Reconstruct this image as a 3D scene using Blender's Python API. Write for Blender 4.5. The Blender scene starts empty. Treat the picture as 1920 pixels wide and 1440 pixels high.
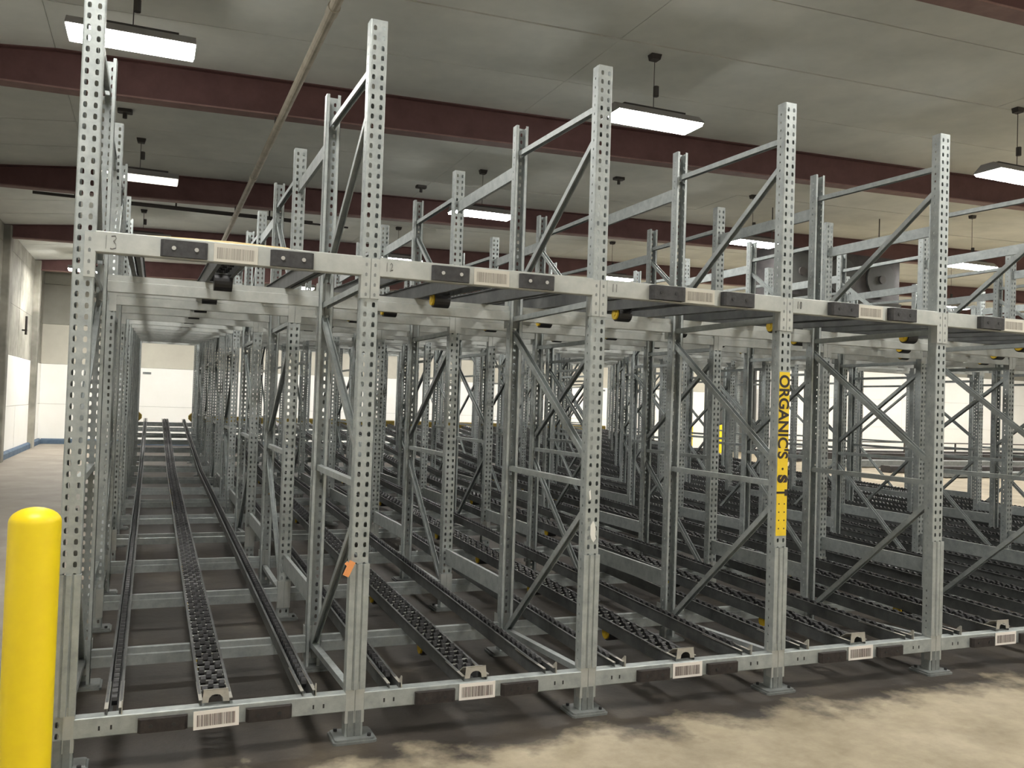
import bpy, math, random
from mathutils import Vector, Matrix
random.seed(7)
S = bpy.context.scene
C = S.collection

# ------------------------------------------------------------------ camera
CAM = (0.3074, -4.3998, 1.7084)
YAW, PITCH, ROLL, FPX = 0.3900, 0.0248, 0.0330, 1643.0
def cam_axes():
    cy, sy = math.cos(YAW), math.sin(YAW)
    f = Vector((sy * math.cos(PITCH), cy * math.cos(PITCH), math.sin(PITCH)))
    r0 = Vector((cy, -sy, 0)); u0 = r0.cross(f)
    r = math.cos(ROLL) * r0 + math.sin(ROLL) * u0
    u = -math.sin(ROLL) * r0 + math.cos(ROLL) * u0
    return r, u, f
cd = bpy.data.cameras.new('camera'); cam = bpy.data.objects.new('camera', cd); C.objects.link(cam)
r_, u_, f_ = cam_axes()
M = Matrix(((r_.x, u_.x, -f_.x, CAM[0]), (r_.y, u_.y, -f_.y, CAM[1]), (r_.z, u_.z, -f_.z, CAM[2]), (0, 0, 0, 1)))
cam.matrix_world = M
cd.sensor_fit = 'HORIZONTAL'; cd.sensor_width = 36.0; cd.lens = FPX / 1920.0 * 36.0
cd.clip_start = 0.05; cd.clip_end = 200
S.camera = cam

# ------------------------------------------------------------------ world, exposure
W = bpy.data.worlds.new('world'); S.world = W; W.use_nodes = True
W.node_tree.nodes['Background'].inputs[0].default_value = (0.75, 0.78, 0.72, 1)
W.node_tree.nodes['Background'].inputs[1].default_value = 0.02
S.view_settings.view_transform = 'Standard'
try: S.view_settings.look = 'None'
except Exception: pass
S.view_settings.exposure = 1.60
S.view_settings.gamma = 1.0
S.view_settings.use_curve_mapping = False
LAMP = 34.0            # emission of the fluorescent lenses

# ------------------------------------------------------------------ materials
def mat(name, col, rough=0.6, metal=0.0, col2=None, scale=8.0, lo=0.35, hi=0.65, bump=0.0, bscale=60.0, detail=4.0, emis=None):
    m = bpy.data.materials.new(name); m.use_nodes = True
    nt = m.node_tree; b = nt.nodes['Principled BSDF']
    b.inputs['Base Color'].default_value = (*col, 1)
    b.inputs['Roughness'].default_value = rough
    b.inputs['Metallic'].default_value = metal
    if col2 is not None or bump:
        g = nt.nodes.new('ShaderNodeNewGeometry')
    if col2 is not None:
        n = nt.nodes.new('ShaderNodeTexNoise'); n.inputs['Scale'].default_value = scale; n.inputs['Detail'].default_value = detail
        n.inputs['Roughness'].default_value = 0.65
        nt.links.new(g.outputs['Position'], n.inputs['Vector'])
        cr = nt.nodes.new('ShaderNodeValToRGB')
        cr.color_ramp.elements[0].position = lo; cr.color_ramp.elements[0].color = (*col, 1)
        cr.color_ramp.elements[1].position = hi; cr.color_ramp.elements[1].color = (*col2, 1)
        nt.links.new(n.outputs['Fac'], cr.inputs['Fac']); nt.links.new(cr.outputs['Color'], b.inputs['Base Color'])
    if bump:
        n2 = nt.nodes.new('ShaderNodeTexNoise'); n2.inputs['Scale'].default_value = bscale; n2.inputs['Detail'].default_value = 3
        nt.links.new(g.outputs['Position'], n2.inputs['Vector'])
        bp = nt.nodes.new('ShaderNodeBump'); bp.inputs['Strength'].default_value = bump; bp.inputs['Distance'].default_value = 0.01
        nt.links.new(n2.outputs['Fac'], bp.inputs['Height']); nt.links.new(bp.outputs['Normal'], b.inputs['Normal'])
    if emis:
        b.inputs['Emission Color'].default_value = (*emis[0], 1); b.inputs['Emission Strength'].default_value = emis[1]
    return m

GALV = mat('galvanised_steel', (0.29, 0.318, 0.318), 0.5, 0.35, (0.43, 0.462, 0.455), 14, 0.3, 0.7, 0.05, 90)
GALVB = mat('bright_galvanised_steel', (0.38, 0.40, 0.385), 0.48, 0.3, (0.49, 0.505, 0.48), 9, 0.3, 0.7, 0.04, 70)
GALVD = mat('dull_galvanised_steel', (0.17, 0.185, 0.185), 0.55, 0.4, (0.26, 0.275, 0.27), 12, 0.3, 0.7, 0.06, 80)
RAILM = mat('rail_steel', (0.075, 0.08, 0.082), 0.55, 0.3, (0.15, 0.155, 0.152), 7, 0.3, 0.75, 0.05, 60)
RAILE = mat('worn_rail_end_steel', (0.38, 0.37, 0.33), 0.5, 0.3, (0.48, 0.465, 0.42), 20)
WHEEL = mat('black_wheel_plastic', (0.018, 0.018, 0.02), 0.45)
RUBBER = mat('black_rubber', (0.028, 0.028, 0.03), 0.7, 0, (0.05, 0.05, 0.052), 30)
RUBBERB = mat('brown_black_rubber', (0.020, 0.016, 0.015), 0.75, 0, (0.04, 0.032, 0.029), 25)
BOLT = mat('bolt_steel', (0.45, 0.45, 0.43), 0.4, 0.6)
DARKB = mat('dark_bolt', (0.02, 0.02, 0.02), 0.6)
YELCAP = mat('yellow_drum_cap', (0.62, 0.42, 0.02), 0.5)
YELLOW = mat('yellow_bollard_plastic', (0.97, 0.75, 0.008), 0.42, 0, (0.90, 0.66, 0.012), 5, 0.35, 0.75)
YELTAPE = mat('yellow_tape', (0.86, 0.62, 0.015), 0.5, 0, (0.80, 0.56, 0.03), 30)
YELGUIDE = mat('worn_yellow_steel', (0.40, 0.28, 0.03), 0.6, 0, (0.28, 0.20, 0.04), 10)
INK = mat('black_ink', (0.03, 0.022, 0.02), 0.7)
MARKER = mat('marker_ink', (0.07, 0.065, 0.065), 0.7)
LABELW = mat('white_label_plastic', (0.84, 0.80, 0.76), 0.5)
LABELG = mat('faded_label_plastic', (0.55, 0.53, 0.47), 0.6)
BAR = mat('barcode_ink', (0.10, 0.07, 0.065), 0.7)
BARG = mat('faded_barcode_ink', (0.27, 0.25, 0.22), 0.7)
REDST = mat('red_oxide_steel', (0.085, 0.036, 0.034), 0.7, 0, (0.125, 0.058, 0.054), 3, 0.3, 0.7)
REDFL = mat('pale_red_oxide_steel', (0.18, 0.10, 0.088), 0.75, 0, (0.25, 0.155, 0.135), 4, 0.3, 0.7)  # paler red oxide tone for the bottom flanges
CEIL = mat('ceiling_board', (0.56, 0.58, 0.545), 0.9, 0, (0.72, 0.73, 0.68), 0.8, 0.3, 0.7, 0.0)
CEILBACK = mat('ceiling_joint_void', (0.05, 0.048, 0.042), 0.95)
WALLW = mat('white_wall_paint', (0.92, 0.91, 0.87), 0.7, 0, (0.88, 0.87, 0.82), 1.3, 0.35, 0.75, 0.03, 20)
WALLG = mat('grey_wall_panel', (0.25, 0.245, 0.21), 0.85, 0, (0.32, 0.31, 0.27), 1.1, 0.3, 0.7, 0.03, 20)
WALLM = mat('lit_wall_panel', (0.50, 0.48, 0.41), 0.85, 0, (0.58, 0.56, 0.48), 1.1, 0.3, 0.7, 0.03, 20)  # lighter middle course paints in light fading towards the ceiling
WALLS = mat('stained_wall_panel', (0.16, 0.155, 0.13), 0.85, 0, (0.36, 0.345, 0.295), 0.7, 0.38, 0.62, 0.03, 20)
BLUE = mat('blue_grey_kerb_paint', (0.055, 0.10, 0.17), 0.7, 0, (0.11, 0.16, 0.22), 3)
PIPEM = mat('aged_pipe_paint', (0.36, 0.32, 0.25), 0.7, 0, (0.46, 0.42, 0.34), 6)
DARKM = mat('dark_metal', (0.03, 0.028, 0.03), 0.6, 0.2, (0.06, 0.055, 0.055), 4)
DARKP = mat('dark_conduit', (0.05, 0.045, 0.042), 0.7)
DOORD = mat('dark_grey_door', (0.055, 0.058, 0.058), 0.7, 0, (0.075, 0.078, 0.075), 2)
REDP = mat('red_paint', (0.45, 0.03, 0.03), 0.4)
WHITEM = mat('white_enamel', (0.75, 0.75, 0.72), 0.4)
ORANGE = mat('orange_wrap', (0.75, 0.30, 0.10), 0.6)
FILM = mat('yellow_plastic_film', (0.80, 0.62, 0.30), 0.35, 0, (0.85, 0.75, 0.50), 12)
HOODM = mat('grey_lamp_hood', (0.30, 0.29, 0.29), 0.5)
LENSF = mat('soft_lamp_lens', (0.9, 0.9, 0.9), 0.5, emis=((1.0, 0.975, 0.92), LAMP * 0.92))
LENS = mat('lit_lens', (0.9, 0.9, 0.9), 0.5, emis=((1.0, 0.975, 0.92), LAMP))
LENSW = mat('added_wall_fill_lens', (0.9, 0.9, 0.9), 0.5, emis=((1.0, 0.975, 0.92), LAMP * 1.8))  # stronger lens for the added lamps that whiten the walls
LENSDIM = mat('ageing_lit_lens', (0.8, 0.8, 0.75), 0.5, emis=((1.0, 0.95, 0.82), 1.0))

def floor_material():
    m = bpy.data.materials.new('concrete_floor'); m.use_nodes = True
    nt = m.node_tree; b = nt.nodes['Principled BSDF']; L = nt.links.new
    g = nt.nodes.new('ShaderNodeNewGeometry')
    def noise(sc, det=5, rough=.6):
        n = nt.nodes.new('ShaderNodeTexNoise'); n.inputs['Scale'].default_value = sc; n.inputs['Detail'].default_value = det
        n.inputs['Roughness'].default_value = rough; L(g.outputs['Position'], n.inputs['Vector']); return n
    def ramp(src, stops):
        c = nt.nodes.new('ShaderNodeValToRGB'); e = c.color_ramp.elements
        while len(e) < len(stops): e.new(0.5)
        for k, (p, col) in enumerate(stops): e[k].position = p; e[k].color = (*col, 1)
        L(src, c.inputs['Fac']); return c
    def math_(op, a, bb):
        n = nt.nodes.new('ShaderNodeMath'); n.operation = op
        for k, v in enumerate((a, bb)):
            if isinstance(v, (int, float)): n.inputs[k].default_value = v
            else: L(v, n.inputs[k])
        return n.outputs[0]
    def mix(fac, a, bb):
        n = nt.nodes.new('ShaderNodeMixRGB'); L(fac, n.inputs[0])
        for k, v in ((1, a), (2, bb)):
            if isinstance(v, tuple): n.inputs[k].default_value = (*v, 1)
            else: L(v, n.inputs[k])
        return n.outputs[0]
    n1, n2, n3 = noise(1.3, 6, .65), noise(7, 6, .7), noise(3.0, 5, .6)
    tan = ramp(n1.outputs['Fac'], [(.30, (.27, .225, .155)), (.5, (.38, .325, .23)), (.72, (.48, .415, .305))])
    grit = ramp(n2.outputs['Fac'], [(.33, (.78, .76, .74)), (.6, (1, 1, 1))])
    mul = nt.nodes.new('ShaderNodeMixRGB'); mul.blend_type = 'MULTIPLY'; mul.inputs[0].default_value = .8
    L(tan.outputs[0], mul.inputs[1]); L(grit.outputs[0], mul.inputs[2])
    # grime that the forklifts never reach, deepened with painted rack shade: everything under the racks and a ragged strip before them
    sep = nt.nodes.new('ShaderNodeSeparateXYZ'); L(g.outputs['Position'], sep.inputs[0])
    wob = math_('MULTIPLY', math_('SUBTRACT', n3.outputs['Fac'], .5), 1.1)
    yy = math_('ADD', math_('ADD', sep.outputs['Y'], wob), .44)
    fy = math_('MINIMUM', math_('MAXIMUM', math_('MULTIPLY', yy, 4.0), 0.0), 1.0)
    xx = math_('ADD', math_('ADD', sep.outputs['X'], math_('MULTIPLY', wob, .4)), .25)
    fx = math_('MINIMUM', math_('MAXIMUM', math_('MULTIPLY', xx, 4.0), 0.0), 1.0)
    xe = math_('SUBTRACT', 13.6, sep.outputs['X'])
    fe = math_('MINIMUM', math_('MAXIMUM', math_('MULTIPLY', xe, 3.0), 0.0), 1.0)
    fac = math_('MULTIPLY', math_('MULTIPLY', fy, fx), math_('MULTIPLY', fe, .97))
    dirt_shade = ramp(n1.outputs['Fac'], [(.3, (.018, .015, .014)), (.5, (.034, .027, .023)), (.62, (.056, .045, .035)), (.8, (.12, .095, .068))])
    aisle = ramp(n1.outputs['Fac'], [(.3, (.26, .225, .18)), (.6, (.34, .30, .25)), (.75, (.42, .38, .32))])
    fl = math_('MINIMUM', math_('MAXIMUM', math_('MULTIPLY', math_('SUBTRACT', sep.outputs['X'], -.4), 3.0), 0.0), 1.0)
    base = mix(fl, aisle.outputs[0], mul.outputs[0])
    L(mix(fac, base, dirt_shade.outputs[0]), b.inputs['Base Color'])
    b.inputs['Roughness'].default_value = .62
    bp = nt.nodes.new('ShaderNodeBump'); bp.inputs['Strength'].default_value = .25; bp.inputs['Distance'].default_value = .02
    L(n2.outputs['Fac'], bp.inputs['Height']); L(bp.outputs['Normal'], b.inputs['Normal'])
    return m
FLOOR = floor_material()

# ------------------------------------------------------------------ helpers
class MB:
    def __init__(s): s.v = []; s.f = []
    def quad(s, a, b, c, d):
        n = len(s.v); s.v += [a, b, c, d]; s.f.append((n, n + 1, n + 2, n + 3))
    def box(s, x0, x1, y0, y1, z0, z1):
        n = len(s.v)
        s.v += [(x0, y0, z0), (x1, y0, z0), (x1, y1, z0), (x0, y1, z0), (x0, y0, z1), (x1, y0, z1), (x1, y1, z1), (x0, y1, z1)]
        s.f += [tuple(n + i for i in q) for q in ((0, 3, 2, 1), (4, 5, 6, 7), (0, 1, 5, 4), (1, 2, 6, 5), (2, 3, 7, 6), (3, 0, 4, 7))]
        return s
    def cbox(s, x0, x1, y0, y1, z0, z1, c=.01):
        """box whose upright edges on the x/y outline are cut"""
        return s.prism([(x0 + c, y0), (x1 - c, y0), (x1, y0 + c), (x1, y1 - c), (x1 - c, y1), (x0 + c, y1), (x0, y1 - c), (x0, y0 + c)], 'z', z0, z1)
    def prism(s, poly, axis, a, b):
        """extrude a 2-D outline; axis x: poly is (y,z); y: (x,z); z: (x,y)"""
        n = len(s.v); k = len(poly)
        def P(p, t):
            return (t, p[0], p[1]) if axis == 'x' else (p[0], t, p[1]) if axis == 'y' else (p[0], p[1], t)
        s.v += [P(p, a) for p in poly] + [P(p, b) for p in poly]
        s.f.append(tuple(n + i for i in reversed(range(k)))); s.f.append(tuple(n + k + i for i in range(k)))
        for i in range(k):
            j = (i + 1) % k; s.f.append((n + i, n + j, n + k + j, n + k + i))
        return s
    def cyl(s, c, r, h, axis='z', seg=10, r2=None):
        r2 = r if r2 is None else r2; n = len(s.v)
        for t, rr in ((0, r), (h, r2)):
            for i in range(seg):
                a = 2 * math.pi * i / seg; p, q = rr * math.cos(a), rr * math.sin(a)
                s.v.append({'z': (c[0] + p, c[1] + q, c[2] + t), 'x': (c[0] + t, c[1] + p, c[2] + q), 'y': (c[0] + p, c[1] + t, c[2] + q)}[axis])
        s.f.append(tuple(n + i for i in reversed(range(seg)))); s.f.append(tuple(n + seg + i for i in range(seg)))
        for i in range(seg):
            j = (i + 1) % seg; s.f.append((n + i, n + j, n + seg + j, n + seg + i))
        return s
    def bar(s, a, b, poly):
        """sweep outline poly (u,v) from a to b"""
        a, b = Vector(a), Vector(b); d = (b - a).normalized()
        u = Vector((1, 0, 0)) if abs(d.x) < .9 else Vector((0, 1, 0))
        u = (u - d * u.dot(d)).normalized(); v = d.cross(u); n = len(s.v); k = len(poly)
        for o in (a, b):
            for p in poly: s.v.append(tuple(o + u * p[0] + v * p[1]))
        s.f.append(tuple(n + i for i in reversed(range(k)))); s.f.append(tuple(n + k + i for i in range(k)))
        for i in range(k):
            j = (i + 1) % k; s.f.append((n + i, n + j, n + k + j, n + k + i))
        return s
    def path(s, prof, pts):
        """sweep an (x,z) outline along points (y,z), for rails"""
        n = len(s.v); k = len(prof)
        for (y, z) in pts: s.v += [(p[0], y, z + p[1]) for p in prof]
        m = len(pts)
        s.f.append(tuple(n + i for i in range(k))); s.f.append(tuple(n + (m - 1) * k + i for i in reversed(range(k))))
        for q in range(m - 1):
            for i in range(k):
                j = (i + 1) % k; o = n + q * k
                s.f.append((o + j, o + i, o + k + i, o + k + j))
        return s
    def lathe(s, prof, seg=24, c=(0, 0, 0)):
        n = len(s.v)
        for (r, z) in prof:
            for i in range(seg):
                a = 2 * math.pi * i / seg; s.v.append((c[0] + r * math.cos(a), c[1] + r * math.sin(a), c[2] + z))
        for q in range(len(prof) - 1):
            for i in range(seg):
                j = (i + 1) % seg; o = n + q * seg; s.f.append((o + i, o + j, o + seg + j, o + seg + i))
        return s
    def perf(s, org, ud, nd, u0, u1, z0, z1, cols, pitch, hw, hh, t, first):
        """perforated strip: org + u*ud + z, thickness t along -nd; a tear-shaped hole in every cell"""
        ud, nd, org = Vector(ud), Vector(nd), Vector(org)
        edges = [u0] + [(cols[i] + cols[i + 1]) / 2 for i in range(len(cols) - 1)] + [u1]
        def P(u, z, back): return tuple(org + ud * u - nd * (t if back else 0) + Vector((0, 0, z)))
        def face(pts, back):
            n = len(s.v); s.v += [P(u, z, back) for u, z in pts]; s.f.append(tuple(range(n, n + len(pts))))
        zc = first
        for ci, cu in enumerate(cols):
            a, b = edges[ci], edges[ci + 1]
            rows = []; z = first
            while z + pitch / 2 <= z1: rows.append(z); z += pitch
            lo, hi = rows[0] - pitch / 2, rows[-1] + pitch / 2
            for q0, q1 in ((z0, lo), (hi, z1)):
                if q1 - q0 > 1e-5:
                    for back in (0, 1): face([(a, q0), (b, q0), (b, q1), (a, q1)], back)
            for zr in rows:
                A, B = zr - pitch / 2, zr + pitch / 2
                rim = [(a, A), (cu, A), (b, A), (b, zr), (b, B), (cu, B), (a, B), (a, zr)]
                hole = [(cu - hw * .42, zr - hh * .40), (cu, zr - hh * .5), (cu + hw * .42, zr - hh * .40), (cu + hw * .5, zr + hh * .08),
                        (cu + hw * .36, zr + hh * .42), (cu, zr + hh * .5), (cu - hw * .36, zr + hh * .42), (cu - hw * .5, zr + hh * .08)]
                for i in range(8):
                    j = (i + 1) % 8
                    for back in (0, 1): face([rim[i], rim[j], hole[j], hole[i]], back)
                    n = len(s.v); s.v += [P(*hole[i], 0), P(*hole[j], 0), P(*hole[j], 1), P(*hole[i], 1)]; s.f.append((n, n + 1, n + 2, n + 3))
        return s
    def mesh(s, name, m, smooth=False):
        me = bpy.data.meshes.new(name); me.from_pydata(s.v, [], s.f)
        if m: me.materials.append(m)
        if smooth: me.polygons.foreach_set('use_smooth', [True] * len(me.polygons))
        me.update(); return me

def ob(name, me, parent=None, loc=(0, 0, 0), rot=None):
    o = bpy.data.objects.new(name, me); C.objects.link(o); o.location = loc
    if rot: o.rotation_euler = rot
    if parent: o.parent = parent
    return o
def tag(o, label=None, cat=None, group=None, kind=None):
    if label: o['label'] = label
    if cat: o['category'] = cat
    if group: o['group'] = group
    if kind: o['kind'] = kind
    return o
def empty(name, loc=(0, 0, 0)):
    o = bpy.data.objects.new(name, None); C.objects.link(o); o.location = loc; o.empty_display_size = .1; return o

# ------------------------------------------------------------------ dimensions
BAY = 1.3165; NROW = 11; NBAY = 10; NFR = 8
PITCH_Y, FD = 2.55, 1.25             # frame to frame, front post to rear post
PW, PD, PH = 0.091, 0.072, 3.66     # post
YS = []                             # Y of the post lines
for k in range(NFR): YS += [PITCH_Y * k, PITCH_Y * k + FD]
def zlow(y):                        # underside of the lower rails
    return .180 + .0242 * y if y < 10.4 else .4317 + .0667 * (y - 10.4)
def zup(y): return 2.354 + .037 * y
def zceil(x): return 5.78 + .03 * x if x > -.9 else 5.753 + .10 * (x + .9)
ORD = ['front', 'second', 'third', 'fourth', 'fifth', 'sixth', 'seventh', 'eighth', 'ninth', 'tenth', 'eleventh', 'twelfth', 'thirteenth', 'fourteenth', 'fifteenth', 'rearmost']
ROWN = ['in the row beside the yellow bollard', 'in the row between bays thirteen and twelve', 'in the row between bays twelve and eleven',
        'in the row headed by the yellow tape', 'in the first row past the yellow tape', 'in the second row past the yellow tape',
        'in the third row past the yellow tape', 'in the fourth row past the yellow tape', 'in the fifth row past the yellow tape',
        'in the sixth row past the yellow tape', 'in the last row past the yellow tape']
BAYN = ['in the bay marked thirteen', 'in the bay marked twelve', 'in the bay marked eleven', 'in the bay marked ten', 'one bay past the one marked ten',
        'two bays past the one marked ten', 'three bays past the one marked ten', 'four bays past the one marked ten',
        'five bays past the one marked ten', 'in the very last bay']

# ------------------------------------------------------------------ room shell
XL, XR, YF, YB, WH = -3.0, 44.0, 27.3, -10.0, 5.5
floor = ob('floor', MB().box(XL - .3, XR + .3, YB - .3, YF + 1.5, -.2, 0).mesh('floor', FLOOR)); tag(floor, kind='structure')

ceil = empty('ceiling'); tag(ceil, kind='structure')
PWID = 5.87 / 4
xs = [XL - .2, -.9, 5.1, 11.1, 17.1, 23.1, 29.1, 35.1, XR + .2]
beam_y0 = 1.40
j = 0
gapw = .010
rows_y = []
y = beam_y0 - 5.87 * 2 + .0
while y < YF + .3:
    rows_y.append((y, min(y + PWID, YF + .3))); y += PWID
for (ya, yb) in rows_y:
    for i in range(len(xs) - 1):
        x0, x1 = xs[i] + gapw * .3, xs[i + 1] - gapw * .3
        z0, z1 = zceil(x0 + 1e-4), zceil(x1 - 1e-4)
        b = MB(); dz = random.uniform(-.004, .004)
        a_, b_ = ya + gapw, yb - gapw
        pr = [(x0, z0 + dz), (x1, z1 + dz), (x1, z1 + .06), (x0, z0 + .06)]
        b.prism(pr, 'y', a_, b_)
        ob('ceiling_panel', b.mesh('ceiling_panel', CEIL), ceil)
ob('ceiling_backing', MB().prism([(XL - .3, zceil(XL) + .055), (-.9, zceil(-.9) + .055), (XR + .3, zceil(XR) + .055), (XR + .3, zceil(XR) + .3), (XL - .3, zceil(XL) + .3)], 'y', YB - .3, YF + .4).mesh('ceiling_backing', CEILBACK), ceil)

def wall_panels(name, horizontal_pts, fixed, axis, x0, x1, seg, holes=()):
    w = empty(name); tag(w, kind='structure')
    zs = [0, 1.28, 2.57, 3.85, 5.13, 7.2]
    n = max(1, round((x1 - x0) / seg)); st = (x1 - x0) / n
    for i in range(n):
        a, b = x0 + i * st, x0 + (i + 1) * st
        for k in range(5):
            segs = [(a, b)]
            for (ha, hb, hz) in holes:
                if zs[k] < hz - .2:
                    out = []
                    for (p, q) in segs:
                        if hb <= p or ha >= q: out.append((p, q))
                        else:
                            if ha > p: out.append((p, ha))
                            if hb < q: out.append((hb, q))
                    segs = out
            for (p, q) in segs:
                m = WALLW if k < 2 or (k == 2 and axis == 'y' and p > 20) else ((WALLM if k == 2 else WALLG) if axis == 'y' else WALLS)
                d = random.uniform(-.004, .004); g = .004
                mb = MB()
                if axis == 'y': mb.box(p + g, q - g, fixed + d, fixed + .2, zs[k] + g, zs[k + 1] - g)
                else:
                    s = 1 if fixed < 0 else -1
                    f0, f1 = (fixed - .2, fixed + d) if s > 0 else (fixed + d, fixed + .2)
                    mb.box(f0, f1, p + g, q - g, zs[k] + g, zs[k + 1] - g)
                ob('wall_panel', mb.mesh('wall_panel', m), w)
    return w
DX0, DX1, DZ = 22.6, 25.0, 3.85
wf = wall_panels('wall_far', None, YF, 'y', XL, XR, 5.2, holes=((DX0, DX1, DZ),))
ob('wall_core', MB().box(XL, DX0, YF + .15, YF + .3, 0, 7.2).box(DX1, XR, YF + .15, YF + .3, 0, 7.2).mesh('wall_core', WALLG), wf)
wl = wall_panels('wall_left', None, XL, 'x', YB, YF, 5.2)
ob('wall_core', MB().box(XL - .3, XL - .15, YB, YF, 0, 7.2).mesh('wall_core', WALLG), wl)
# pilasters on the side wall under each roof beam
for yy_ in (1.4, 7.27, 13.14, 19.01, 24.88):
    ob('wall_pilaster', MB().cbox(XL - .02, XL + .16, yy_ - .18, yy_ + .18, 0, zceil(XL) - .02, .02).mesh('wall_pilaster', WALLS), wl)
wr = wall_panels('wall_right', None, XR, 'x', YB, YF, 5.2)
wb = wall_panels('wall_back', None, YB, 'x' if False else 'y', XL, XR, 5.2)
wb.location = (0, -.2, 0)
bbl = ob('baseboard_left', MB().prism([(XL, 0), (XL + .10, 0), (XL + .10, .13), (XL + .06, .17), (XL, .17)], 'y', YB, YF).mesh('kerb', BLUE)); tag(bbl, kind='structure')
KERB = [(YF, 0), (YF - .10, 0), (YF - .10, .13), (YF - .06, .17), (YF, .17)]
bbf = ob('baseboard_far', MB().prism(KERB, 'x', XL + .10, 9.0).mesh('kerb', BLUE)); tag(bbf, kind='structure')
bbg = ob('baseboard_far', MB().prism(KERB, 'x', 9.0, DX0).mesh('kerb', DARKM)); tag(bbg, kind='structure')
bbh = ob('baseboard_far', MB().prism(KERB, 'x', DX1, XR).mesh('kerb', DARKM)); tag(bbh, kind='structure')
# dark doorway in the far wall
dr = empty('door_1', (DX0, YF, 0)); tag(dr, kind='structure')
for k in range(6):
    ob('door_panel', MB().cbox(.1, DX1 - DX0 - .1, .10, .15, .02 + k * .61, .61 + k * .61, .008).mesh('door_panel', DOORD), dr)
ob('door_frame', MB().box(0, .1, -.03, .2, 0, DZ - .05).box(DX1 - DX0 - .1, DX1 - DX0, -.03, .2, 0, DZ - .05).box(0, DX1 - DX0, -.03, .2, DZ - .15, DZ).mesh('door_frame', DOORD), dr)

# roof beams: tapered web and wide bottom flange, red oxide
for k in range(-1, 5):
    by = beam_y0 + 5.87 * k
    o = empty('ceiling_beam', (0, by, 0)); tag(o, kind='structure')
    w = MB(); xa = XL
    top = [(x, zceil(x + (1e-3 if x > -.9 else -1e-3)) - .004) for x in (XL, -.9, XR)]
    bot = [(x, zb) for x, zb in ((XR, 5.32 + .03 * XR), (-.6, 5.302), (XL, 5.27))]
    w.prism(top + bot, 'y', -.008, .008)
    ob('beam_web', w.mesh('beam_web', REDST), o)
    fl = MB(); fl.prism([(XL, 5.27), (-.6, 5.302), (XR, 5.32 + .03 * XR), (XR, 5.30 + .03 * XR), (-.6, 5.282), (XL, 5.25)], 'y', -.11, .11)
    ob('bottom_flange', fl.mesh('bottom_flange', REDFL), o)
    tf = MB(); tf.prism([(XL, zceil(XL) - .018), (-.9, zceil(-.9) - .018), (XR, zceil(XR) - .018), (XR, zceil(XR) - .003), (-.9, zceil(-.9) - .003), (XL, zceil(XL) - .003)], 'y', -.10, .10)
    ob('top_flange', tf.mesh('top_flange', REDST), o)

# ------------------------------------------------------------------ ceiling lights
FLEN, FW = 1.14, .44
def trough():
    b = MB()
    # flared reflector: ballast channel above, sloping sides, open rectangular mouth below
    b.prism([(-.10, .11), (.10, .11), (FW / 2, .012), (FW / 2, 0), (FW / 2 - .006, 0), (.092, .104), (-.092, .104), (-FW / 2 + .006, 0), (-FW / 2, 0), (-FW / 2, .012)], 'x', -FLEN / 2, FLEN / 2)
    for e in (-1, 1):
        x0 = e * FLEN / 2
        b.prism([(-FW / 2, 0), (FW / 2, 0), (FW / 2, .012), (.10, .11), (-.10, .11), (-FW / 2, .012)], 'x', min(x0, x0 + e * .008), max(x0, x0 + e * .008))
    return b.mesh('lamp_hood', HOODM)
HOOD = trough()
BALL = MB().box(-.42, .42, -.05, .05, .11, .15).mesh('ballast_box', DARKP)
LP = [(-FW / 2 + .006, .003), (-FW / 2 + .03, -.030), (FW / 2 - .03, -.030), (FW / 2 - .006, .003)]
LENSM = MB().prism(LP, 'x', -FLEN / 2 + .005, FLEN / 2 - .005).mesh('lens', LENS)
LENSFAR = MB().prism(LP, 'x', -FLEN / 2 + .005, FLEN / 2 - .005).mesh('lens', LENSW)
LENSFR = MB().prism(LP, 'x', -FLEN / 2 + .005, FLEN / 2 - .005).mesh('lens', LENSF)
LENSM2 = MB().prism(LP, 'x', -FLEN / 2 + .005, FLEN / 2 - .005).mesh('lens', LENSDIM)
def lamp(x, y, z, label, dim=False, far=False):
    o = empty('ceiling_light', (x, y, z)); tag(o, label, 'light', 'fluorescent high-bay lights')
    ob('lamp_hood', HOOD, o); ob('ballast_box', BALL, o); ob('lens', LENSM2 if dim else LENSFAR if far else LENSFR if y < 0 else LENSM, o)
    zc = zceil(x) - z
    ob('hanger', MB().cyl((0, 0, .15), .005, zc - .15 - .07, seg=6).prism([(-.07, zc), (.07, zc), (.05, zc - .07), (-.05, zc - .07)], 'y', -.05, .05).cyl((.03, 0, .30), .035, .12, seg=8).mesh('hanger', DARKP), o)
DEPN = {0: 'near row over the frames', 1: 'second row back', 2: 'third row back', 3: 'added row brightening the white wall', -1: 'row over the front aisle', -2: 'row behind the front aisle'}
COLN = ['above the bay marked thirteen', 'above the yellow taped upright', 'past the last bays', 'just beyond the racks', 'well beyond the racks', 'over the open hall', 'toward the hall end', 'at the hall end']
for rr in (-2, -1, 0, 1, 2, 3):
    for cc in range(8):
        x = .0 + 5.7 * cc; yv = 4.92 + 5.85 * rr - .06 * x
        if rr < 0 and cc > 3: continue
        if rr == 3: x, yv = -1.42 + 5.7 * cc, 23.2
        lamp(x, yv, 5.15, 'white fluorescent high-bay light %s, %s' % (COLN[cc], DEPN[rr]), dim=(rr == 1 and cc == 0), far=(rr == 3))
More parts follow.
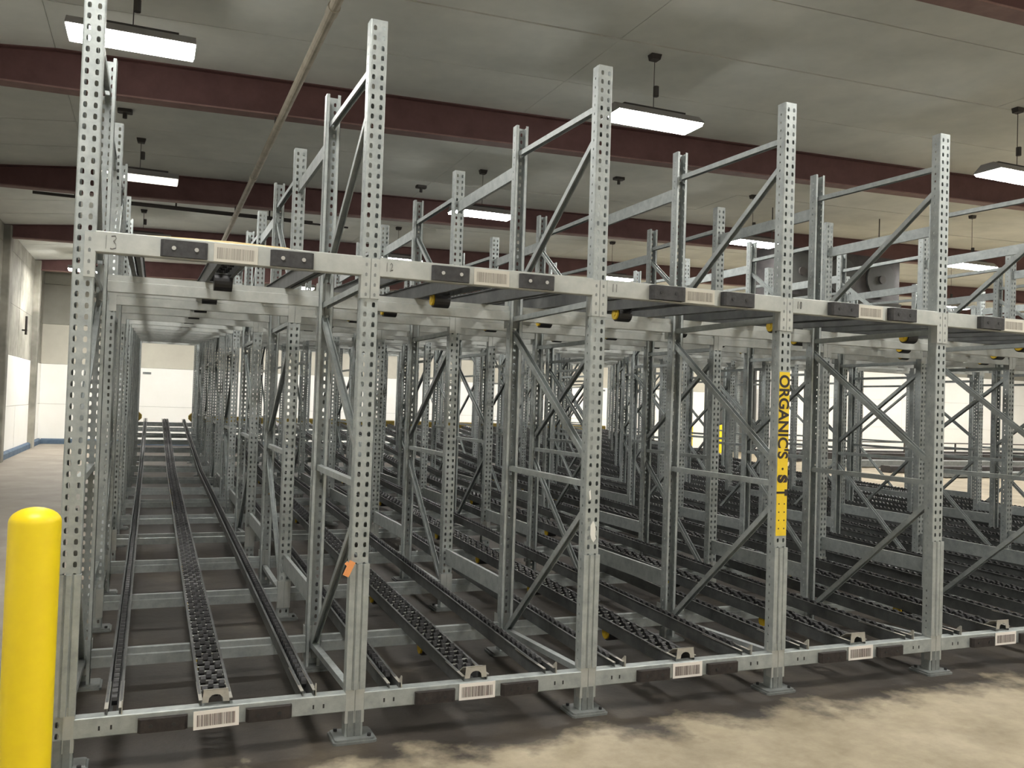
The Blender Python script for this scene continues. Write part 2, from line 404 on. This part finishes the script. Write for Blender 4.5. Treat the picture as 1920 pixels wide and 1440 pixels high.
# the row at the far wall is added to brighten the walls
# ------------------------------------------------------------------ pipe and conduits under the ceiling
pp = empty('ceiling_pipe', (1.655, 0, 5.15)); tag(pp, 'long beige pipe running under the ceiling from front to back', 'pipe')
for a, b in ((-9.9, -3.2), (-3.15, 3.3), (3.35, 9.8), (9.85, 16.3), (16.35, 27.2)):
    ob('pipe_length', MB().cyl((0, a, 0), .048, b - a, 'y', 14).mesh('pipe_length', PIPEM), pp)
for a in (-3.2, 3.3, 9.8, 16.3):
    ob('coupling', MB().cyl((0, a - .05, 0), .057, .16, 'y', 14).mesh('coupling', PIPEM), pp)
for a in (-4.4, 1.4, 7.27, 13.14, 19.01, 24.88):
    ob('pipe_hanger', MB().box(-.01, .01, a - .03, a - .01, .04, .22).mesh('pipe_hanger', DARKP), pp)
cn = empty('conduit', (0, 14.2, 5.42)); tag(cn, 'thin dark conduit running across under the ceiling behind the second roof beam', 'conduit')
ob('conduit_tube', MB().cyl((-1.9, 0, 0), .03, 5.2, 'x', 8).cyl((-.3, .25, .02), .02, 4.4, 'x', 8).mesh('conduit_tube', DARKP), cn)
for x in (-1.2, .6, 2.4): ob('conduit_clip', MB().box(x, x + .03, -.02, .0, 0, zceil(x) - 5.42).mesh('conduit_clip', DARKP), cn)
# sprinkler-like junction boxes
for i, (x, y, lab) in enumerate([(-.2, 9.3, 'behind the first roof beam near the side wall'), (-.3, 15.2, 'behind the second roof beam near the side wall'), (8.2, 9.9, 'behind the first roof beam over the middle bays'), (12.4, 3.0, 'before the first roof beam beyond the racks'), (5.0, 12.0, 'near the second roof beam over the middle bays')]):
    o = empty('junction_box', (x, y, zceil(x))); tag(o, 'small dark ceiling junction box ' + lab, 'junction box', 'junction boxes on the ceiling')
    ob('box_body', MB().cbox(-.10, .10, -.07, .07, -.05, 0, .02).mesh('box_body', DARKP), o)
    ob('nipple', MB().cyl((0, 0, -.13), .03, .08, seg=8).mesh('nipple', DARKP), o)

# evaporator unit hung at the end of the hall
ev = empty('cooling_unit', (12.3, 10.4, 4.25)); tag(ev, 'large dark cooling unit hung under the ceiling past the racks', 'cooling unit')
ob('casing', MB().cbox(0, 3.4, 0, .9, 0, 1.0, .03).mesh('casing', DARKM), ev)
for k in range(3):
    ob('fan_ring', MB().cyl((.6 + 1.1 * k, -.05, .5), .40, .05, 'y', 20).mesh('fan_ring', DOORD), ev)
    ob('fan_hub', MB().cyl((.6 + 1.1 * k, -.09, .5), .09, .05, 'y', 12).mesh('fan_hub', DARKP), ev)
ob('drain_pan', MB().prism([(0, -.12), (.9, -.12), (.95, 0), (-.05, 0)], 'x', 0, 3.4).mesh('drain_pan', DOORD), ev)
for x in (.2, 3.2): ob('hanger', MB().cyl((x, .45, 1.0), .012, zceil(12.3 + x) - 5.25, seg=6).mesh('hanger', DARKP), ev)

# ------------------------------------------------------------------ upright frames
def post_mesh():
    b = MB(); t = .0026; h = PW / 2; c = .007
    b.perf((0, 0, 0), (1, 0, 0), (0, -1, 0), -h + c, h - c, 0, PH, [-.0215, .0215], .0508, .0175, .027, t, .06)
    for sx in (-1, 1):
        b.perf((sx * h, 0, 0), (0, 1, 0), (sx, 0, 0), c, PD, 0, PH, [c + (PD - c) * .5], .0508, .010, .015, t, .085)
        # rounded corner
        x0, x1 = sx * (h - c), sx * h; xi = sx * (h - c * .3)
        for (p, q) in (((x0, 0), (xi, c * .3)), ((xi, c * .3), (x1, c))):
            b.quad((p[0], p[1], 0), (q[0], q[1], 0), (q[0], q[1], PH), (p[0], p[1], PH))
            b.quad((p[0] - sx * t, p[1] + t, 0), (q[0] - sx * t, q[1], 0), (q[0] - sx * t, q[1], PH), (p[0] - sx * t, p[1] + t, PH))
        # lip
        a0, a1 = sorted((sx * (h - t), sx * (h - .020)))
        b.box(a0, a1, PD - t, PD, 0, PH)
    return b.mesh('post', GALV)
POST = post_mesh()
CH = [(-.019, -.017), (.019, -.017), (.019, .017), (.014, .017), (.014, -.012), (-.014, -.012), (-.014, .017), (-.019, .017)]
def brace(y0, z0, y1, z1):
    return MB().bar((0, y0, z0), (0, y1, z1), CH).mesh('brace', GALV)
FR, BK = PD * .55, FD + PD * .1   # brace ends
BR_A = [brace(FR, 3.44, BK, 3.47), brace(FR, 3.30, BK, 2.47), brace(FR, 2.31, BK, 2.31), brace(BK, 2.22, FR, 1.39), brace(FR, 1.275, BK, 1.275), brace(FR, 1.165, BK, .12), brace(FR, .22, BK, .16)]
BR_B = [brace(FR, 3.45, BK, 3.45), brace(BK, 3.32, FR, 2.47), brace(FR, 2.31, BK, 2.31), brace(FR, 2.22, BK, 1.39), brace(FR, 1.275, BK, 1.275), brace(BK, 1.165, FR, .12), brace(FR, .18, BK, .18)]
BNAME = ['horizontal_brace', 'diagonal_brace', 'horizontal_brace', 'diagonal_brace', 'horizontal_brace', 'diagonal_brace', 'horizontal_brace']
PLATE = MB().cbox(-.11, .11, -.055, .125, 0, .012, .012).cbox(-.10, .10, -.045, .115, .012, .022, .01).mesh('base_plate', GALVD)
ANCHOR = MB().cyl((0, 0, .022), .010, .014, seg=6).mesh('anchor_bolt', DARKB)
def guard_mesh():
    h = PW / 2 + .004
    b = MB()
    pr = [(-h, .03), (-h, -.010), (-.022, -.010), (-.016, -.003), (-.010, -.014), (.010, -.014), (.016, -.003), (.022, -.010), (h, -.010), (h, .03), (h - .004, .03), (h - .004, -.004), (-h + .004, -.004), (-h + .004, .03)]
    b.prism(pr, 'z', .255, .885)
    return b.mesh('column_guard', GALV)
GUARD = guard_mesh()
FOOTCH = MB().prism([(-.034, .02), (-.034, -.007), (-.006, -.007), (0, -.001), (.006, -.007), (.034, -.007), (.034, .02), (.03, .02), (.03, -.003), (-.03, -.003), (-.03, .02)], 'z', .022, .15).mesh('foot_channel', GALVD)
def make_frame(r, k):
    root = empty('upright_frame', (r * BAY, PITCH_Y * k, 0))
    lab = '%s punched steel upright frame %s' % (ORD[k] if k < NFR - 1 else 'rearmost', ROWN[r])
    if k == 0:
        lab = ['tall steel upright frame rising beside the yellow bollard', 'front steel upright frame between the beams marked thirteen and twelve',
               'front steel upright frame with a torn white sticker', 'front steel upright frame bearing vertical yellow lettered tape',
               'front steel upright frame one row past the yellow tape'][r] if r < 5 else 'front steel upright frame ' + ROWN[r]
    tag(root, lab, 'rack frame', 'upright frames of the flow racks')
    ob('post', POST, root, (0, 0, .006)); ob('post', POST, root, (0, FD + PD * .5, .006), (0, 0, math.pi))
    ob('base_plate', PLATE, root); ob('base_plate', PLATE, root, (0, FD - .03, 0))
    if k < 3:
        ob('anchor_bolt', ANCHOR, root, (.075, -.02, 0)); ob('anchor_bolt', ANCHOR, root, (-.075, .09, 0))
    for n, me in zip(BNAME, BR_A if k % 2 == 0 else BR_B): ob(n, me, root)
    if k == 0:
        ob('column_guard', GUARD, root); ob('foot_channel', FOOTCH, root)
    return root
frames = {}
for r in range(NROW):
    for k in range(NFR):
        frames[r, k] = make_frame(r, k)

# row spacers between frames
SPM = MB().prism([(-.012, -.045), (.012, -.045), (.012, -.038), (-.005, -.038), (-.005, .038), (.012, .038), (.012, .045), (-.012, .045)], 'y', 0, PITCH_Y - FD - PD * .5).mesh('row_spacer', GALV)
SPL = MB().prism([(-.012, -.06), (.012, -.06), (.012, -.053), (-.005, -.053), (-.005, .053), (.012, .053), (.012, .06), (-.012, .06)], 'y', 0, PITCH_Y - FD - PD * .5).mesh('row_spacer', GALV)
for r in range(NROW):
    for k in range(NFR - 1):
        for z, nm in ((3.36, 'high'), (.44, 'low')):
            o = ob('row_spacer', SPM if nm == 'high' else SPL, None, (r * BAY, PITCH_Y * k + FD + PD * .5, z))
            tag(o, '%s steel spacer behind the %s frame %s' % (nm, ORD[k], ROWN[r].replace('in the row ', 'of the row ').replace('in the ', 'of the ')), 'spacer bar', 'spacers joining frames front to back')

# tape with lettering on row 3
def text_mesh(body, size, m, bold=0.0):
    cu = bpy.data.curves.new('t', 'FONT'); cu.body = body; cu.size = size; cu.extrude = .0004; cu.offset = bold
    cu.align_x = 'LEFT'; cu.align_y = 'CENTER'
    o = bpy.data.objects.new('t', cu); C.objects.link(o)
    dg = bpy.context.evaluated_depsgraph_get()
    me = bpy.data.meshes.new_from_object(o.evaluated_get(dg)); me.materials.clear(); me.materials.append(m)
    bpy.data.objects.remove(o); return me
f3 = frames[3, 0]
tp = ob('yellow_tape', MB().cbox(-.040, .040, -.0022, -.0002, .958, 1.974, .0008).mesh('yellow_tape', YELTAPE), f3)
tag(tp, 'yellow vertical tape with black lettering')
def letters(txt, ztop, zbot, size, bold=.0):
    me = text_mesh(txt, size, INK, bold)
    xs_ = [v.co.x for v in me.vertices]; ys_ = [v.co.y for v in me.vertices]
    wx = max(xs_) - min(xs_); s = (ztop - zbot) / wx; hy = max(ys_) - min(ys_)
    cy_ = (max(ys_) + min(ys_)) / 2; x0 = min(xs_)
    for v in me.vertices:
        a, b_, c_ = (v.co.x - x0) * s, (v.co.y - cy_), v.co.z
        v.co = (b_ * 1.28, -.0030 - c_, ztop - a)
    me.update()
    return ob('lettering', me, tp)
letters("ORGANIC'S", 1.955, 1.435, .082, .0022)
ob('lettering', MB().cyl((0, -.0034, 1.372), .008, .001, 'y', 10).mesh('dot', INK), tp)
letters("S", 1.335, 1.285, .072, .005)
letters("T", 1.245, 1.205, .080, .0055)
for q in range(4):
    for sx in (-.0205, .0205): ob('punch_mark', MB().cyl((sx, -.0028, 1.155 - q * .0508), .005, .0006, 'y', 8).mesh('punch_mark', INK), tp)
ob('torn_sticker', MB().prism([(-.012, 1.05), (.004, 1.075), (.014, 1.06), (.022, 1.03), (.018, 1.0), (.026, .975), (.008, .955), (-.006, .975), (-.012, 1.0)], 'y', -.0035, -.0005).mesh('torn_sticker', WHITEM), frames[2, 0])['label'] = 'torn white sticker'
ob('torn_sticker', MB().prism([(-.028, 1.24), (-.018, 1.25), (-.014, 1.20), (-.022, 1.19)], 'y', -.0035, -.0005).mesh('torn_sticker', WHITEM), frames[2, 0])
ob('orange_wrap', MB().bar((-.04, -.01, .90), (-.075, -.02, .83), [(-.014, -.006), (.012, -.010), (.016, .008), (-.01, .01)]).bar((-.05, .0, .87), (-.07, .01, .89), [(-.01, -.006), (.01, -.004), (.0, .01)]).mesh('orange_wrap', ORANGE), frames[1, 0])['label'] = 'scrap of orange wrap'

# ------------------------------------------------------------------ crossbars
BL = BAY - PW
XBAR = MB().prism([(0, 0), (0, .060), (.010, .066), (.010, .1), (.048, .1), (.048, 0), (.042, 0), (.042, .094), (.014, .094), (.014, .066), (.004, .060), (.004, 0)], 'x', 0, BL).mesh('rack_crossbar', GALVB)
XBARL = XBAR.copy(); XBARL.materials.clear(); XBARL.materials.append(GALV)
def conn_mesh(side):
    b = MB(); h = PW / 2
    # plate lapping half the post face, with slots, and the return along the beam end
    if side < 0: a, c_ = -h - .001, -.0015      # plate to the left half (for the beam on the left)
    else: a, c_ = .0015, h + .001
    b.box(a, c_, -.006, -.0015, 0, .205)
    e = -h - .003 if side < 0 else h
    b.box(e, e + .003, -.006, .045, 0, .205)
    return b
CONN = {s: conn_mesh(s).mesh('connector_plate', GALVB) for s in (-1, 1)}
SLOT = MB().prism([(-.005, -.009), (.005, -.009), (.006, .004), (0, .01), (-.006, .004)], 'y', -.0068, -.0062).mesh('slot', GALVD)
BSLOT = MB().box(0, .008, -.0092, -.0082, .03, .05).mesh('slot', DARKB)
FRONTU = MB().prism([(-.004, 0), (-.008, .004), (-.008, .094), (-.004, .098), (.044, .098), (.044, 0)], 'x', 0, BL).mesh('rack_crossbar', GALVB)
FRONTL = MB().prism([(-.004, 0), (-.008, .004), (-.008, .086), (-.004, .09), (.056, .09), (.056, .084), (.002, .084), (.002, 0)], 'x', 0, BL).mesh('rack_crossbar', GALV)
def pad_mesh(m, w, h, d):
    b = MB(); c = .012
    b.prism([(0, 0), (0, -d + c), (c, -d), (w - c, -d), (w, -d + c), (w, 0)], 'z', 0, h)
    return b.mesh('bumper_pad', m)
PADU = pad_mesh(RUBBER, .208, .078, .022); PADU2 = pad_mesh(RUBBER, .225, .082, .045)
PADL = pad_mesh(RUBBERB, .215, .062, .030)
PBOLT = MB().cyl((0, -.026, .040), .010, .006, 'y', 8).mesh('pad_bolt', BOLT)
PBOLTD = MB().cyl((0, -.048, .042), .010, .004, 'y', 8).mesh('pad_bolt', DARKB)
PBOLTL = MB().cyl((0, -.033, .030), .009, .004, 'y', 8).mesh('pad_bolt', DARKB)
LAB = MB().cbox(0, .204, -.003, 0, 0, .086, .001).mesh('bay_label', LABELW)
LABU = MB().cbox(0, .204, -.003, 0, 0, .086, .001).mesh('bay_label', LABELG)
def barcode(seed, m, x0=.016, x1=.188, z0=.014, z1=.068, dens=30):
    rnd = random.Random(seed); b = MB(); x = x0
    while x < x1:
        w = rnd.choice([.0018, .0018, .003, .0042]); b.box(x, min(x + w, x1), -.0037, -.0031, z0, z1); x += w + rnd.choice([.0018, .0025, .0038])
    return b.mesh('barcode', m)
DIG = {'1': [[(.3, 1), (.25, 0)]], '3': [[(0, .95), (.5, 1), (.6, .8), (.25, .6), (.6, .4), (.6, .1), (.1, .0), (-.1, .05)]],
       '2': [[(0, .75), (.25, 1), (.55, .8), (.45, .5), (.05, .05), (.3, .15), (.65, .2)]], '0': [[(.1, .1), (0, .6), (.2, 1), (.5, .9), (.5, .3), (.3, 0), (.1, .1)]]}
def marker(txt, x, z, h, m):
    b = MB()
    for i, ch in enumerate(txt):
        for st in DIG[ch]:
            for p, q in zip(st, st[1:]):
                A = Vector((x + (i * .62 + p[0] * .7) * h * .8, -.0088, z + p[1] * h)); B = Vector((x + (i * .62 + q[0] * .7) * h * .8, -.0088, z + q[1] * h))
                b.bar(A, B, [(-.0005, -.0022), (.0005, -.0022), (.0005, .0022), (-.0005, .0022)])
    return b.mesh('marker_number', m)
def crossbar(b_, i, level):
    y = YS[i]; x0 = b_ * BAY + PW / 2
    front = i == 0
    if level == 'upper': ztop = 2.443 if front else zup(y) - .0005; hgt = .098 if front else .1
    else: ztop = .239 if front else zlow(y) - .0005; hgt = .09 if front else .1
    rear = i % 2 == 1
    yy = y + (0 if not rear else -.02)
    me = (FRONTU if level == 'upper' else FRONTL) if front else (XBAR if level == 'upper' else XBARL)
    o = ob('rack_crossbar', me, None, (x0, yy, ztop - hgt))
    if front: lab = ('upper front crossbar with black bumper pads and barcode ' if level == 'upper' else 'lowest front crossbar with bumper pads and barcode label ') + BAYN[b_]
    else: lab = '%s %s crossbar from the front %s' % (ORD[i], level, BAYN[b_])
    tag(o, lab, 'crossbar', level + ' crossbars of the flow racks')
    if front:
        zc = -.115 if level == 'upper' else -.06
        c1 = ob('connector_plate', CONN[1], o, (-PW / 2, 0, zc)); c2 = ob('connector_plate', CONN[-1], o, (BL + PW / 2, 0, zc))
        if level == 'upper':
            for q in range(4): ob('slot', SLOT, c1, (.0225, 0, .02 + q * .0508)); ob('slot', SLOT, c2, (-.0225, 0, .02 + q * .0508))
            big = b_ >= 2
            for px in (.275, .772):
                p = ob('bumper_pad', PADU2 if big else PADU, o, (px, -.008, .006))
                for bx in (.058, .158): ob('pad_bolt', PBOLTD if big else PBOLT, p, (bx, 0, 0))
            l = ob('bay_label', LABU, o, (.510, -.009 if not big else -.026, .004))
            if big: ob('label_backing', MB().box(.49, .735, -.026, -.0085, .002, .094).mesh('label_backing', GALVB), o)
            ob('barcode', barcode(b_, BARG), l)
            if b_ < 4: ob('marker_number', marker(['13', '12', '11', '10'][b_], .03 if b_ else .035, .03 if b_ else .018, .045 if b_ else .062, MARKER), o)
        else:
            for px in (.265, .742):
                p = ob('bumper_pad', PADL, o, (px, -.008, .006))
                for bx in (.055, .155): ob('pad_bolt', PBOLTL, p, (bx, 0, 0))
            l = ob('bay_label', LAB, o, (.505, -.045 if b_ == 0 else -.012, .0), (0, math.radians(-1.5 if b_ == 0 else 0), 0))
            ob('barcode', barcode(50 + b_, BAR), l)
            if b_ == 0: ob('label_holder', MB().box(.52, .69, -.043, -.006, .01, .07).mesh('label_holder', GALVD), o)
            for px in (.10, .15, 1.06, 1.11): ob('slot', BSLOT, o, (px, 0, 0))
    elif i < 6:
        for s_, xx in ((1, -PW / 2), (-1, BL + PW / 2)):
            ob('connector_plate', CONN[s_], o, (xx, 0 if not rear else .048 , -.05), None)
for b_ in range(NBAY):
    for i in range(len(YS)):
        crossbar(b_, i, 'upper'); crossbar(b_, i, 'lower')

# ------------------------------------------------------------------ roller rails
Y0, Y1 = .012, YS[-1] + .05
def rail_meshes(hw, level):
    zf = zlow if level == 'lower' else zup
    pts = [(Y0, zf(Y0)), (10.4, zf(10.4)), (Y1, zf(Y1))]
    h = .085; t = .004; l = .009
    out = []
    for sx in (-1, 1):
        prof = [(sx * hw, 0), (sx * hw, h - t), (sx * (hw + l), h - t), (sx * (hw + l), h), (sx * (hw - t), h), (sx * (hw - t), t), (sx * (hw - .020), t), (sx * (hw - .020), 0)]
        if sx > 0: prof.reverse()
        out.append(MB().path(prof, pts).mesh('side_channel', RAILM))
    ties = MB()
    for yy in YS:
        ties.box(-hw, hw, yy - .02 if yy > .1 else yy + .03, yy + .02 if yy > .1 else yy + .06, zf(yy) + .001, zf(yy) + .006)
    return out, ties.mesh('tie_plates', RAILM)
def wheels_mesh(xo, level, ya, yb):
    zf = zlow if level == 'lower' else zup; b = MB(); y = ya; k = 0
    while y < yb:
        for x in xo[k % len(xo)]: b.cyl((x - .011, y, zf(y) + .074), .027, .024, 'x', 8)
        y += .075; k += 1
    return b.mesh('wheel_row', WHEEL)
def axles_mesh(hw, level, ya, yb):
    zf = zlow if level == 'lower' else zup; b = MB(); y = ya
    while y < yb:
        b.cyl((-hw, y, zf(y) + .074), .005, 2 * hw, 'x', 5); y += .075
    return b.mesh('axle_row', BOLT)
HC, HS = .066, .028
CEN = [(-.042, .010), (-.010, .042)]; SID = [(0,)]
RM = {}
NEAR = .17 + .075 * 30
for level in ('lower', 'upper'):
    for kind, hw, xo in (('c', HC, CEN), ('s', HS, SID)):
        RM[level, kind] = (rail_meshes(hw, level), wheels_mesh(xo, level, .17, Y1 - .1), wheels_mesh(xo, level, NEAR, Y1 - .1), axles_mesh(hw, level, .17, 6.0))
WH1 = MB().cyl((-.012, 0, 0), .027, .024, 'x', 10).cyl((-.014, 0, 0), .008, .028, 'x', 6).mesh('wheel', WHEEL)
CSTOP = MB()
z_ = .085
arch = [(-.062, 0), (-.034, 0), (-.030, .022), (-.018, .034), (0, .038), (.018, .034), (.030, .022), (.034, 0), (.062, 0), (.055, .062), (-.055, .062)]
CSTOP.prism([(p[0], z_ - .012 + p[1]) for p in arch], 'y', .008, .012)
CSTOP.prism([(.008, z_ + .046), (.008, z_ + .050), (.06, z_ + .036), (.135, z_ - .012), (.135, z_ - .016), (.06, z_ + .032)], 'x', -.056, .056)
CSTOP = CSTOP.mesh('end_stop', RAILE)
SSTOP = MB().prism([(.0, .04), (.0, .120), (.012, .120), (.045, .09), (.045, .04)], 'x', .034, .038).mesh('end_fin', RAILE)
LINER = {}
for kind, hw in (('c', HC), ('s', HS)):
    b = MB()
    for s_ in (-1, 1):
        xa, xb = sorted((s_ * (hw - .006), s_ * (hw + .0105)))
        b.box(xa, xb, .013, .42 if kind == 's' else .30, .085, .0875)
    LINER[kind] = b.mesh('worn_lip', RAILE)
DRUM = MB().cyl((-.045, 0, 0), .052, .10, 'x', 18).mesh('brake_drum', WHEEL)
DCAP = MB().cyl((-.058, 0, 0), .040, .013, 'x', 18).cyl((-.062, 0, 0), .018, .005, 'x', 10).mesh('drum_cap', YELCAP)
POSN = {0: 'narrow side', 1: 'wide centre', 2: 'narrow far-side'}
ROFF = [.205, .650, 1.085]
def rail(b_, j, level):
    kind = 'c' if j == 1 else 's'
    x = b_ * BAY + ROFF[j]
    me, wall_, wfar, ax = RM[level, kind]
    (sl, sr), ties = me
    o = empty('roller_rail', (x, 0, 0)); ob('side_channel', sl, o); ob('side_channel', sr, o); tag(ob('tie_plates', ties, o), kind='stuff')
    pos = ['nearer the bollard', 'in the middle', 'away from the bollard'][j]
    tag(o, '%s roller rail %s, %s level, %s' % ('wide' if kind == 'c' else 'narrow', pos, level, BAYN[b_]), 'roller rail', level + ' roller rails of the flow racks')
    if level == 'lower' and b_ < 5:
        y = .17
        for k in range(30):
            for xo in (CEN if kind == 'c' else SID)[k % (2 if kind == 'c' else 1)]:
                if kind == 'c' and b_ > 1 and xo < 0 and False: continue
                ob('wheel', WH1, o, (xo, y, zlow(y) + .074))
            y += .075
        tag(ob('wheel_row', wfar, o), kind='stuff')
    else:
        tag(ob('wheel_row', wall_, o), kind='stuff')
    if level == 'lower' and kind == 'c': tag(ob('axle_row', ax, o), kind='stuff')
    zf = zlow(0) if level == 'lower' else zup(0)
    if level == 'lower':
        ob('end_stop' if kind == 'c' else 'end_fin', CSTOP if kind == 'c' else SSTOP, o, (0, 0, zf)); ob('worn_lip', LINER[kind], o, (0, 0, zf))
    if kind == 'c':
        zz = zlow if level == 'lower' else zup
        for i in range(1, 9):
            yy = YS[i] - .34
            d = ob('brake_drum', DRUM, o, (0.01, yy, zz(yy) - .022))
            if not (b_ == 0 and level == 'upper'): ob('drum_cap', DCAP, d)
for b_ in range(NBAY):
    for j in range(3):
        for level in ('lower', 'upper'): rail(b_, j, level)

# yellow guides at the rear loading end
for b_ in range(NBAY):
    x0 = b_ * BAY + PW / 2
    z = zlow(YS[-1])
    if b_ == 0:
        for sx, xx in ((1, x0), (-1, x0 + BL)):
            o = ob('entry_guide', MB().prism([(0, 0), (sx * .07, .07), (sx * .07, .15), (0, .22)] if sx > 0 else [(0, 0), (0, .22), (-.07, .15), (-.07, .07)], 'y', 0, .3).mesh('entry_guide', YELGUIDE), None, (xx, YS[-1] - .02, z + .02))
            tag(o, 'yellow corner guide at the rear end of bay thirteen, %s' % ('bollard side' if sx > 0 else 'side away from the bollard'), 'guide', 'yellow entry guides')
    else:
        o = ob('entry_guide', MB().prism([(0, 0), (0, .15), (.03, .17), (.08, .17), (.08, 0)], 'x', 0, BL).mesh('entry_guide', YELGUIDE), None, (x0, YS[-1] + .07, z + .01))
        tag(o, 'yellow guide plank at the rear end %s' % BAYN[b_], 'guide', 'yellow entry guides')

# film lying on the first beam
fm = MB().prism([(.10, 0), (.30, .006), (.52, .010), (.78, .006), (.80, .0)], 'y', 0, .03).mesh('f', FILM)
o = ob('plastic_strip', fm, None, (.12, .004, 2.4435)); tag(o, 'thin yellowish plastic strip lying on the beam marked thirteen', 'plastic strip')

# ------------------------------------------------------------------ bollards
def bollard(name, x, y, r, h, label, band=False):
    o = empty(name, (x, y, 0)); tag(o, label, 'bollard')
    prof = [(r, 0), (r, h - r * .62)]
    for k in range(1, 9):
        a = k / 8 * math.pi / 2; prof.append((r * math.cos(a) * (1 if k < 8 else 0) + (.0005 if k == 8 else 0), h - r * .62 + r * .62 * math.sin(a)))
    ob('sleeve', MB().lathe(prof, 40).mesh('sleeve', YELLOW, True), o)
    ob('foot_ring', MB().lathe([(r, 0), (r + .02, 0), (r + .018, .012), (r, .014)], 32).mesh('foot_ring', DARKM), o)
    if band: ob('dark_band', MB().lathe([(r + .002, h * .5), (r + .004, h * .5), (r + .004, h * .5 + .03), (r + .002, h * .5 + .03)], 20).mesh('dark_band', DARKP), o)
    return o
bollard('bollard', -.088, -.55, .0925, 1.255, 'scuffed yellow round-topped bollard before the end upright frame')
bollard('bollard', 22.6, 26.4, .13, 1.2, 'far yellow bollard at the dark doorway', True)
bollard('bollard', 21.0, 26.4, .13, 1.15, 'far yellow bollard before the white wall beside the doorway', True)

# ------------------------------------------------------------------ far end of the hall
ex = empty('fire_extinguisher', (25.25, YF - .02, 1.3)); tag(ex, 'red fire extinguisher on a white backboard beside the dark doorway', 'fire extinguisher')
ob('backboard', MB().cbox(-.2, .2, -.03, .0, -.1, 1.5, .004).mesh('backboard', WHITEM), ex)
ob('cylinder', MB().lathe([(.0, 0), (.09, 0), (.09, .5), (.05, .58), (.03, .62), (0, .62)], 16, (0, -.13, .05)).mesh('cylinder', REDP, True), ex)
ob('valve', MB().box(-.02, .06, -.16, -.10, .67, .71).mesh('valve', DARKP), ex)
gr = empty('guard_rail', (24.5, 24.2, 0)); tag(gr, 'long dark two-bar guard rail before the white wall past the racks', 'guard rail')
for z in (.42, .68): ob('rail_bar', MB().cyl((0, 0, z), .024, 18, 'x', 8).mesh('rail_bar', DARKP), gr)
for q in range(7): ob('rail_post', MB().cbox(q * 3.0 - .03, q * 3.0 + .03, -.03, .03, 0, .68, .006).mesh('rail_post', DARKP), gr)
for k, (yy, zz, c_) in enumerate([(14.6, .08, GALVD), (16.4, .12, DARKM), (18.6, .16, GALVD), (21.4, .26, DARKM)]):
    o = empty('floor_rail', (22.0 - .3 * k, yy, 0))
    tag(o, '%s low steel floor rail lying across beyond the racks' % ['first grey', 'first dark', 'second grey', 'dark rearmost'][k], 'floor rail', 'low floor rails beyond the racks')
    ob('rail_body', MB().prism([(0, .03), (0, zz + .08), (.05, zz + .1), (.35, zz + .1), (.4, zz + .08), (.4, .03)], 'x', 0, 20).mesh('rail_body', c_), o)
    for q in range(8): ob('rail_foot', MB().box(q * 2.6, q * 2.6 + .12, .05, .35, 0, .03).mesh('rail_foot', DARKM), o)
for i, (x, z, lab) in enumerate([(.02, 2.36, 'seen through bay thirteen'), (13.9 + 3.3, 2.42, 'above the middle bays')]):
    o = ob('wall_placard', MB().box(0, .26, -.012, 0, 0, .07).mesh('wall_placard', GALVD), None, (x, YF - .006, z)); tag(o, 'small grey placard on the white far wall ' + lab, 'placard', 'placards on the far wall')
for i, (x0, y0) in enumerate([(XL + .02, 21.5)]):
    o = empty('wall_pipe', (XL + .10, 22.6, 0)); tag(o, 'thin dark pipe stub on the side wall', 'pipe')
    ob('pipe_length', MB().cyl((0, 0, 3.2), .03, .5, seg=8).mesh('pipe_length', DARKP), o); ob('pipe_clip', MB().box(-.11, .03, -.03, .03, 3.3, 3.34).mesh('pipe_clip', DARKP), o)
